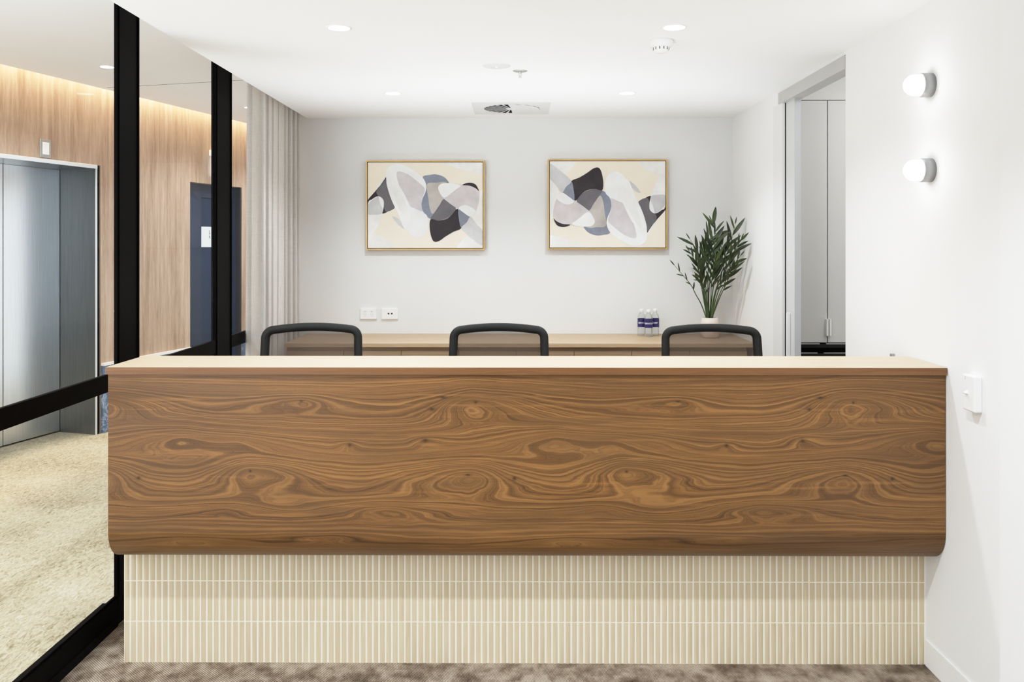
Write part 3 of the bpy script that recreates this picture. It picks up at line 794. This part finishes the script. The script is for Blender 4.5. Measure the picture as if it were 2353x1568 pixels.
# swirl diffuser
vx, vy, vw = -.0397, 5.6551, .245
t = thing('air_vent', 'square white ceiling air diffuser with half its swirl blades covered', 'vent', (vx, vy, ZC))
bm = bmesh.new(); bx(bm, (vx - vw, vy - vw, ZC - .004), (vx + vw, vy + vw, ZC), bevel=.0015)
obj('face_plate', bm, 'vent', t)
nb = 13; rr = .175
bm = bmesh.new()
for k in range(nb):
    a0 = PI / 2 + PI * k / nb + .02; a1 = a0 + PI / nb * .62; r0 = .035
    pts = [(r0, a0 + .02), (rr, a0 - .05), (rr, a1 - .05), (r0, a1 - .02)]
    vs = [bm.verts.new((vx + r * math.cos(a), vy + r * math.sin(a), ZC - .0046)) for r, a in pts]; bm.faces.new(vs)
obj('slot', bm, 'blackmatt', t)
bm = bmesh.new()
for k in range(nb):
    a1 = PI / 2 + PI * k / nb + .02 + PI / nb * .62; r0 = .035
    pa = [Vector((vx + r * math.cos(a), vy + r * math.sin(a), z)) for r, a, z in ((r0, a1 - .02, ZC - .005), (rr, a1 - .05, ZC - .005), (rr, a1 - .03, ZC - .0066), (r0, a1 - .01, ZC - .0056))]
    bm.faces.new([bm.verts.new(q) for q in pa])
obj('blades', bm, 'vent', t)
bm = bmesh.new(); vs = [(vx + .004, vy - rr)] + [(vx + .004 + rr * math.cos(a), vy + rr * math.sin(a)) for a in [-PI / 2 + PI * k / 24 for k in range(25)]]
poly_prism(bm, vs[1:], ZC - .0075, ZC - .003); obj('blanking_cover', bm, 'vent', t)
bm = bmesh.new()
for k in range(7):
    bm = bmesh.new()
    a = -1.35 + k * .36; c0 = Vector((vx + (rr + .003) * math.cos(a), vy + (rr + .003) * math.sin(a), ZC - .0048)); d = Vector((-math.sin(a), math.cos(a), 0)) * .014; n_ = Vector((math.cos(a), math.sin(a), 0)) * .005
    bm.faces.new([bm.verts.new(q) for q in (c0 - d, c0 + d, c0 + d + n_, c0 - d + n_)])
    obj('tab_slot', bm, 'darkgap', t)
bm = bmesh.new(); lathe(bm, [(0, -.009), (.026, -.008), (.034, -.004)], (vx, vy, ZC), 24); obj('hub', bm, 'vent', t)

# ---------------------------------------------------------------- chairs
def rrect(w0, w1, h, r, n=8):
    """closed outline of a back frame: top width w0, bottom width w1, height h (x, z)"""
    pts = []
    def arcp(cx, cz, a0, a1, r):
        for k in range(n + 1):
            a = a0 + (a1 - a0) * k / n; pts.append((cx + r * math.cos(a), cz + r * math.sin(a)))
    arcp(w0 / 2 - r, h - r, 0, PI / 2, r)
    for k in range(1, 10): x = (w0 / 2 - r) * (1 - 2 * k / 10); pts.append((x, h + .012 * (1 - (2 * k / 10 - 1) ** 2)))
    arcp(-w0 / 2 + r, h - r, PI / 2, PI, r)
    arcp(-w1 / 2 + r, r, PI, 1.5 * PI, r)
    arcp(w1 / 2 - r, r, 1.5 * PI, 2 * PI, r)
    return pts
def chair(name, label, group):
    t = thing(name, label, 'chair', (0, 0, 0), group)
    zb, hh = .56, .53
    def bp(x, z, off=0):      # back surface: reclined and slightly bowed; sitter faces -Y
        q = (z - zb) / hh
        return Vector((x, .24 + .10 * q + .03 * math.sin(PI * q) - .10 * (x / .25) ** 2 * .3 + off, z))
    out = rrect(.455, .475, hh, .040)
    bm = bmesh.new(); N = len(out); rings = []
    for i, (x, z) in enumerate(out):
        x0, z0 = out[i - 1]; x1, z1 = out[(i + 1) % N]; tx, tz = x1 - x0, z1 - z0; l = math.hypot(tx, tz) or 1; nx, nz = tz / l, -tx / l
        ring = []
        for (a, b) in ((.019, -.012), (.022, 0), (.019, .014), (.008, .02), (-.014, .018), (-.020, .004), (-.018, -.012), (0, -.018)):
            ring.append(bm.verts.new(bp(x + nx * a, zb + z + nz * a, b)))
        rings.append(ring)
    for i in range(N):
        a, b = rings[i], rings[(i + 1) % N]
        for k in range(8): f = bm.faces.new((a[k], a[(k + 1) % 8], b[(k + 1) % 8], b[k])); f.smooth = True
    obj('back_frame', bm, 'chair_frame', t, True)
    bm = bmesh.new(); gr = []
    for j in range(13):
        z = hh * j / 12; w = .475 + (.455 - .475) * j / 12; row = []
        for i in range(13): row.append(bm.verts.new(bp((i / 12 - .5) * (w - .02), zb + .008 + z * .97, .004)))
        gr.append(row)
    for j in range(12):
        for i in range(12): bm.faces.new((gr[j][i], gr[j][i + 1], gr[j + 1][i + 1], gr[j + 1][i])).smooth = True
    obj('back_mesh', bm, 'mesh', t, True)
    bm = bmesh.new(); bx(bm, (-.245, -.27, .44), (.245, .22, .51), bevel=.03, seg=4)
    for f in bm.faces: f.smooth = True
    obj('seat', bm, 'chair_seat', t, True)
    bm = bmesh.new(); tube(bm, [(0, .05, .42), (0, .22, .42), (0, .32, .47), (0, .33, .58), (0, .335, .72)], [.03, .03, .028, .026, .02], 10, rx=.016); obj('back_support', bm, 'chair_frame', t, True)
    for s in (-1, 1):
        bm = bmesh.new(); tube(bm, [(s * .20, .0, .43), (s * .285, .0, .45), (s * .295, 0, .52), (s * .295, .0, .655)], .016, 8)
        bx(bm, (s * .295 - .04, -.14, .655), (s * .295 + .04, .12, .68), bevel=.01)
        obj('armrest', bm, 'chair_frame', t, True)
    bm = bmesh.new(); bx(bm, (-.09, -.1, .40), (.09, .1, .442), bevel=.012); lathe(bm, [(.026, .12), (.026, .30), (.016, .30), (.016, .41)], (0, 0, 0), 16); obj('gas_lift', bm, 'chair_frame', t, True)
    bm = bmesh.new(); lathe(bm, [(0, .13), (.045, .13), (.045, .075), (0, .07)], (0, 0, 0), 20)
    for k in range(5):
        a = 2 * PI * k / 5 + .3; tube(bm, [(.03 * math.cos(a), .03 * math.sin(a), .105), (.17 * math.cos(a), .17 * math.sin(a), .095), (.31 * math.cos(a), .31 * math.sin(a), .07)], [.026, .022, .016], 8)
    obj('star_base', bm, 'chair_frame', t, True)
    for k in range(5):
        a = 2 * PI * k / 5 + .3; bm = bmesh.new(); cx, cy = .31 * math.cos(a), .31 * math.sin(a)
        for s in (-1, 1): lathe(bm, [(0, 0), (.027, 0), (.029, .006), (.027, .018), (0, .02)], (cx + (s * .014 if s > 0 else -.034), cy, .029), 16, 'X')
        tube(bm, [(cx, cy, .03), (cx, cy, .075)], .008, 8); obj('caster', bm, 'blackmatt', t, True)
    return t
GC = 'mesh-back office chairs behind the desk'
ch = chair('office_chair', 'charcoal mesh-back office chair behind the desk, nearest the curtain', GC)
ch.location = (onY(741, 760, 4.5).x, 4.12, .006); ch.rotation_euler = (0, 0, .12)
dup(ch, (onY(1147, 760, 4.5).x, 4.14, .003), .0, 'charcoal mesh-back office chair at the middle of the desk', GC)
dup(ch, (onY(1624, 760, 4.5).x, 4.14, -.0), -.04, 'charcoal mesh-back office chair in front of the potted palm', GC)

# ---------------------------------------------------------------- water bottles
def textmesh(body, size):
    cu = bpy.data.curves.new('lettering', 'FONT'); cu.body = body; cu.size = size; cu.align_x = 'CENTER'; cu.align_y = 'CENTER'; cu.space_character = 1.0; cu.offset = size * .02
    o = bpy.data.objects.new('lettering_source', cu); C.objects.link(o)
    dg = bpy.context.evaluated_depsgraph_get(); dg.update()
    me = bpy.data.meshes.new_from_object(o.evaluated_get(dg)); bpy.data.objects.remove(o); return me
def bottle(label, loc, group):
    t = thing('water_bottle', label, 'bottle', (0, 0, 0), group)
    bm = bmesh.new()
    lathe(bm, [(0, .004), (.018, .002), (.024, .001), (.027, .006), (.0272, .02), (.0262, .026), (.0272, .032), (.0272, .045), (.0262, .05), (.0272, .056), (.0272, .122), (.026, .132), (.021, .145), (.0135, .156), (.0115, .160), (.0115, .168)], (0, 0, 0), 32)
    obj('bottle_body', bm, 'bottle', t, True)
    bm = bmesh.new(); lathe(bm, [(.0128, .163), (.0135, .164), (.0135, .181), (.0125, .1825), (0, .183)], (0, 0, 0), 28); obj('cap', bm, 'white', t, True)
    bm = bmesh.new(); lathe(bm, [(.0276, .061), (.0276, .119)], (0, 0, 0), 40); lb = obj('label_band', bm, 'label_navy', t, True)
    me = textmesh('SERVCORP', .0145)
    bm = bmesh.new(); bm.from_mesh(me)
    bmesh.ops.subdivide_edges(bm, edges=[e for e in bm.edges if e.calc_length() > .004], cuts=2)
    for v in bm.verts:
        th = v.co.x / .0276; v.co = Vector((.0279 * math.sin(th), -.0279 * math.cos(th), .089 + v.co.y))
    obj('lettering', bm, 'label_text', lb, True)
    t.location = loc; return t
GB = 'water bottles on the back counter'
bl = bottle('clear water bottle with navy label standing in front of the other two', (.876, 5.905, ZK), GB); bl.rotation_euler = (0, 0, .1)
dup(bl, (.838, 5.965, ZK), .25, 'clear water bottle with navy label, rear one nearer the paintings', GB)
dup(bl, (.929, 5.965, ZK), -.75, 'clear water bottle with navy label, rear one nearer the potted palm', GB)

# ---------------------------------------------------------------- potted palm
PY = 5.86
pc = onY(1631, 740, PY); px, pz = pc.x, ZK
plant = thing('potted_palm', 'dark green palm fronds in a blush ceramic pot on the back counter', 'plant', (px, PY, pz))
bm = bmesh.new(); lathe(bm, [(0, 0), (.050, 0), (.058, .006), (.064, .04), (.064, .07), (.058, .105), (.052, .132), (.047, .133), (.050, .118), (.054, .09), (0, .09)], (px, PY, pz), 40); obj('pot', bm, 'pot', plant)
bm = bmesh.new(); lathe(bm, [(0, .118), (.049, .116)], (px, PY, pz), 24); obj('soil', bm, 'soil', plant)
ZP = 4.356
def zp(x, y, dy=0.0):       # survey point of the plant
    q = onY(1420 + x / ZP, 480 + y / ZP, PY + dy); return q
def blade(bm, base, d, ln, wd, droop, side):
    d = d.normalized(); s = d.cross(Vector((0, 1, 0)))
    if s.length < .1: s = Vector((1, 0, 0))
    s.normalize(); s = (s + Vector((0, side * .9, 0))).normalized(); pr = None; n = 7
    for i in range(n + 1):
        q = i / n; c = base + d * ln * q + Vector((0, 0, -droop * q * q)); w = wd * (math.sin(PI * min(1, q * .93 + .05)) ** .8) * (1 - .35 * q) if i < n else .0003
        fold = Vector((0, -.15 * w, 0))
        cur = [bm.verts.new(c - s * w), bm.verts.new(c + fold), bm.verts.new(c + s * w)]
        if pr:
            for k in range(2): bm.faces.new((pr[k], pr[k + 1], cur[k + 1], cur[k])).smooth = True
        pr = cur
FR = [  # control points (survey), depth at tip, leaflets, leaf length m
 ([(880, 1090), (835, 960), (780, 860), (735, 770), (680, 700), (620, 630), (535, 530)], -.06, 5, .05),
 ([(890, 1090), (850, 860), (810, 640), (770, 520), (700, 400)], -.02, 11, .085),
 ([(895, 1090), (860, 860), (835, 650), (830, 500), (800, 430), (685, 250)], .02, 11, .095),
 ([(905, 1090), (880, 800), (860, 560), (880, 400), (925, 220)], -.05, 13, .10),
 ([(910, 1090), (900, 800), (905, 560), (930, 380), (975, 230), (925, 95)], .03, 14, .11),
 ([(915, 1090), (910, 850), (930, 620), (950, 430), (985, 290)], -.10, 14, .11),
 ([(925, 1090), (945, 850), (985, 640), (1020, 480), (1045, 345)], -.04, 13, .10),
 ([(930, 1090), (960, 880), (1040, 640), (1080, 480), (1140, 300), (1185, 95)], -.16, 13, .10),
 ([(935, 1090), (980, 900), (1060, 680), (1130, 480), (1200, 370), (1250, 265)], -.32, 12, .095),
 ([(940, 1090), (1000, 900), (1080, 720), (1140, 590), (1250, 440)], -.32, 11, .085),
 ([(945, 1090), (1010, 910), (1070, 780), (1130, 650), (1190, 520)], -.26, 10, .075),
 ([(920, 1090), (930, 900), (935, 740), (960, 600), (975, 470)], -.14, 12, .10),
 ([(900, 1090), (875, 900), (850, 760), (815, 640), (790, 540)], -.12, 11, .085),
 ([(930, 1090), (965, 900), (1000, 780), (1050, 700), (1110, 640)], -.13, 10, .07),
 ([(905, 1090), (890, 930), (870, 820), (835, 730), (770, 680)], -.13, 9, .06),
]
def cr(P, t):
    n = len(P) - 1; x = min(max(t, 0), .9999) * n; i = int(x); f = x - i
    p0, p1, p2, p3 = P[max(i - 1, 0)], P[i], P[i + 1], P[min(i + 2, n)]
    return .5 * ((2 * p1) + (p2 - p0) * f + (2 * p0 - 5 * p1 + 4 * p2 - p3) * f * f + (3 * p1 - p0 - 3 * p2 + p3) * f ** 3)
for fi, (pts, dep, nl, ll) in enumerate(FR):
    rnd = random.Random(100 + fi); n = len(pts) - 1
    P = [zp(x, y, dep * (i / n) ** 1.3 + .0) for i, (x, y) in enumerate(pts)]
    P[0] = Vector((px + (P[0].x - px) * .8, PY + rnd.uniform(-.02, .02), pz + .115))
    bm = bmesh.new(); path = [cr(P, k / 24) for k in range(25)]
    tube(bm, path, [.0042 - .0034 * k / 24 for k in range(25)], 6)
    o_ = bmesh.new()
    nl = max(5, int(nl * .8))
    for k in range(nl):
        q = .42 + .52 * k / nl; c = cr(P, q); d = (cr(P, q + .02) - cr(P, q - .02)).normalized()
        side = -1 if k % 2 else 1
        lat = Vector((d.z, 0, -d.x)) * side
        dirv = d * rnd.uniform(.8, 1.2) + lat * rnd.uniform(.3, .62) + Vector((0, rnd.uniform(-.35, .15), 0))
        l_ = ll * 1.28 * rnd.uniform(.7, 1.2) * (1.1 - .35 * abs(q - .65) * 2)
        blade(o_, c, dirv, l_, l_ * rnd.uniform(.085, .125) * 1.15, l_ * rnd.uniform(-.05, .2), side)
    tip = cr(P, .93); d = (P[-1] - tip); blade(o_, tip, d, max(d.length, .05), .006, 0, 1)
    stem = obj('frond', o_, 'leaf', plant, recalc=False)
    obj('stem', bm, 'stem', stem)

# ---------------------------------------------------------------- lamps that light the place, unseen fills among them
def area(name, loc, rot, sx, sy, power, col=(1, 1, 1), spread=PI):
    l = bpy.data.lights.new(name, 'AREA'); l.shape = 'RECTANGLE'; l.size = sx; l.size_y = sy; l.energy = power; l.color = col; l.spread = spread
    o = bpy.data.objects.new(name, l); C.objects.link(o); o.location = loc; o.rotation_euler = rot; return o
# warm cove strip behind the lobby soffit, shining down the veneer
cpt = W(-1.5, cove * .55, ZL + .22); ang = math.atan2(AW.y, AW.x)
area('cove_lamp', cpt, (0, 0, ang), 12, .04, 120, (1, .78, .52))
# fill added behind the camera, aimed up to brighten the ceiling
area('ceiling_fill_lamp', (0, -.2, 1.42), (PI, 0, 0), 2.4, 1.6, 52, (.80, .92, 1))
area('desk_fill_lamp', (0, 3.62, .78), (PI, 0, 0), 2.6, .25, 5, (.86, .94, 1), PI * .6)  # unseen fill added behind the counter to lift the ceiling
area('back_fill_lamp', (0, 4.9, .92), (PI, 0, 0), 2.4, .8, 13, (.88, .95, 1), PI * .55)  # second unseen fill, added to brighten ceiling and back wall
area('lobby_ceiling_fill_lamp', (-3.3, 2.0, .9), (PI * .92, 0, 0), 1.6, 1.6, 110, (.86, .94, 1))  # added out of view to brighten the lobby ceiling
area('lobby_far_fill_lamp', (-1.57, 7.4, 1.07), (0, PI / 2, 0), 2.0, 1.88, 13, (.86, .94, 1))  # no window here, added panel gives the lift doors a bright reflection
area('utility_lamp', (2.3, 4.2, 2.75), (0, 0, 0), .8, .8, 14)
area('lobby_near_fill_lamp', (-3.0, -1.5, 1.5), (PI / 2, 0, .15), 2.5, 2.4, 170, (.86, .94, 1))  # area fill added for the lobby, not a window

w = bpy.data.worlds.new('World'); S.world = w; w.use_nodes = True
w.node_tree.nodes['Background'].inputs[0].default_value = (.98, .99, 1, 1); w.node_tree.nodes['Background'].inputs[1].default_value = .1

cam = bpy.data.cameras.new('camera'); co = bpy.data.objects.new('camera', cam); C.objects.link(co)
cam.sensor_width = 36; cam.sensor_fit = 'HORIZONTAL'; cam.lens = F / 2353 * 36; cam.shift_y = -(784 - CY) / 2353; cam.clip_start = .05
co.location = EYE; co.rotation_euler = (PI / 2, 0, PSI); S.camera = co
S.view_settings.view_transform = 'Standard'; S.view_settings.look = 'None'; S.view_settings.exposure = 0.0; S.view_settings.gamma = 1
S.view_settings.use_curve_mapping = True      # a soft highlight shoulder, as the photograph's exposure blend has
cm = S.view_settings.curve_mapping; cm.white_level = (2, 2, 2); cv = cm.curves[3]
for (x, y) in ((.1, .2), (.25, .505), (.4, .735), (.6, .885)): cv.points.new(x, y)
cm.update()
S.cycles.use_denoising = True
S.cycles.use_adaptive_sampling = True; S.cycles.adaptive_threshold = .02
S.cycles.max_bounces = 10; S.cycles.diffuse_bounces = 5; S.cycles.glossy_bounces = 4; S.cycles.transparent_max_bounces = 24
S.cycles.sample_clamp_indirect = 6
S.cycles.caustics_reflective = False; S.cycles.caustics_refractive = False
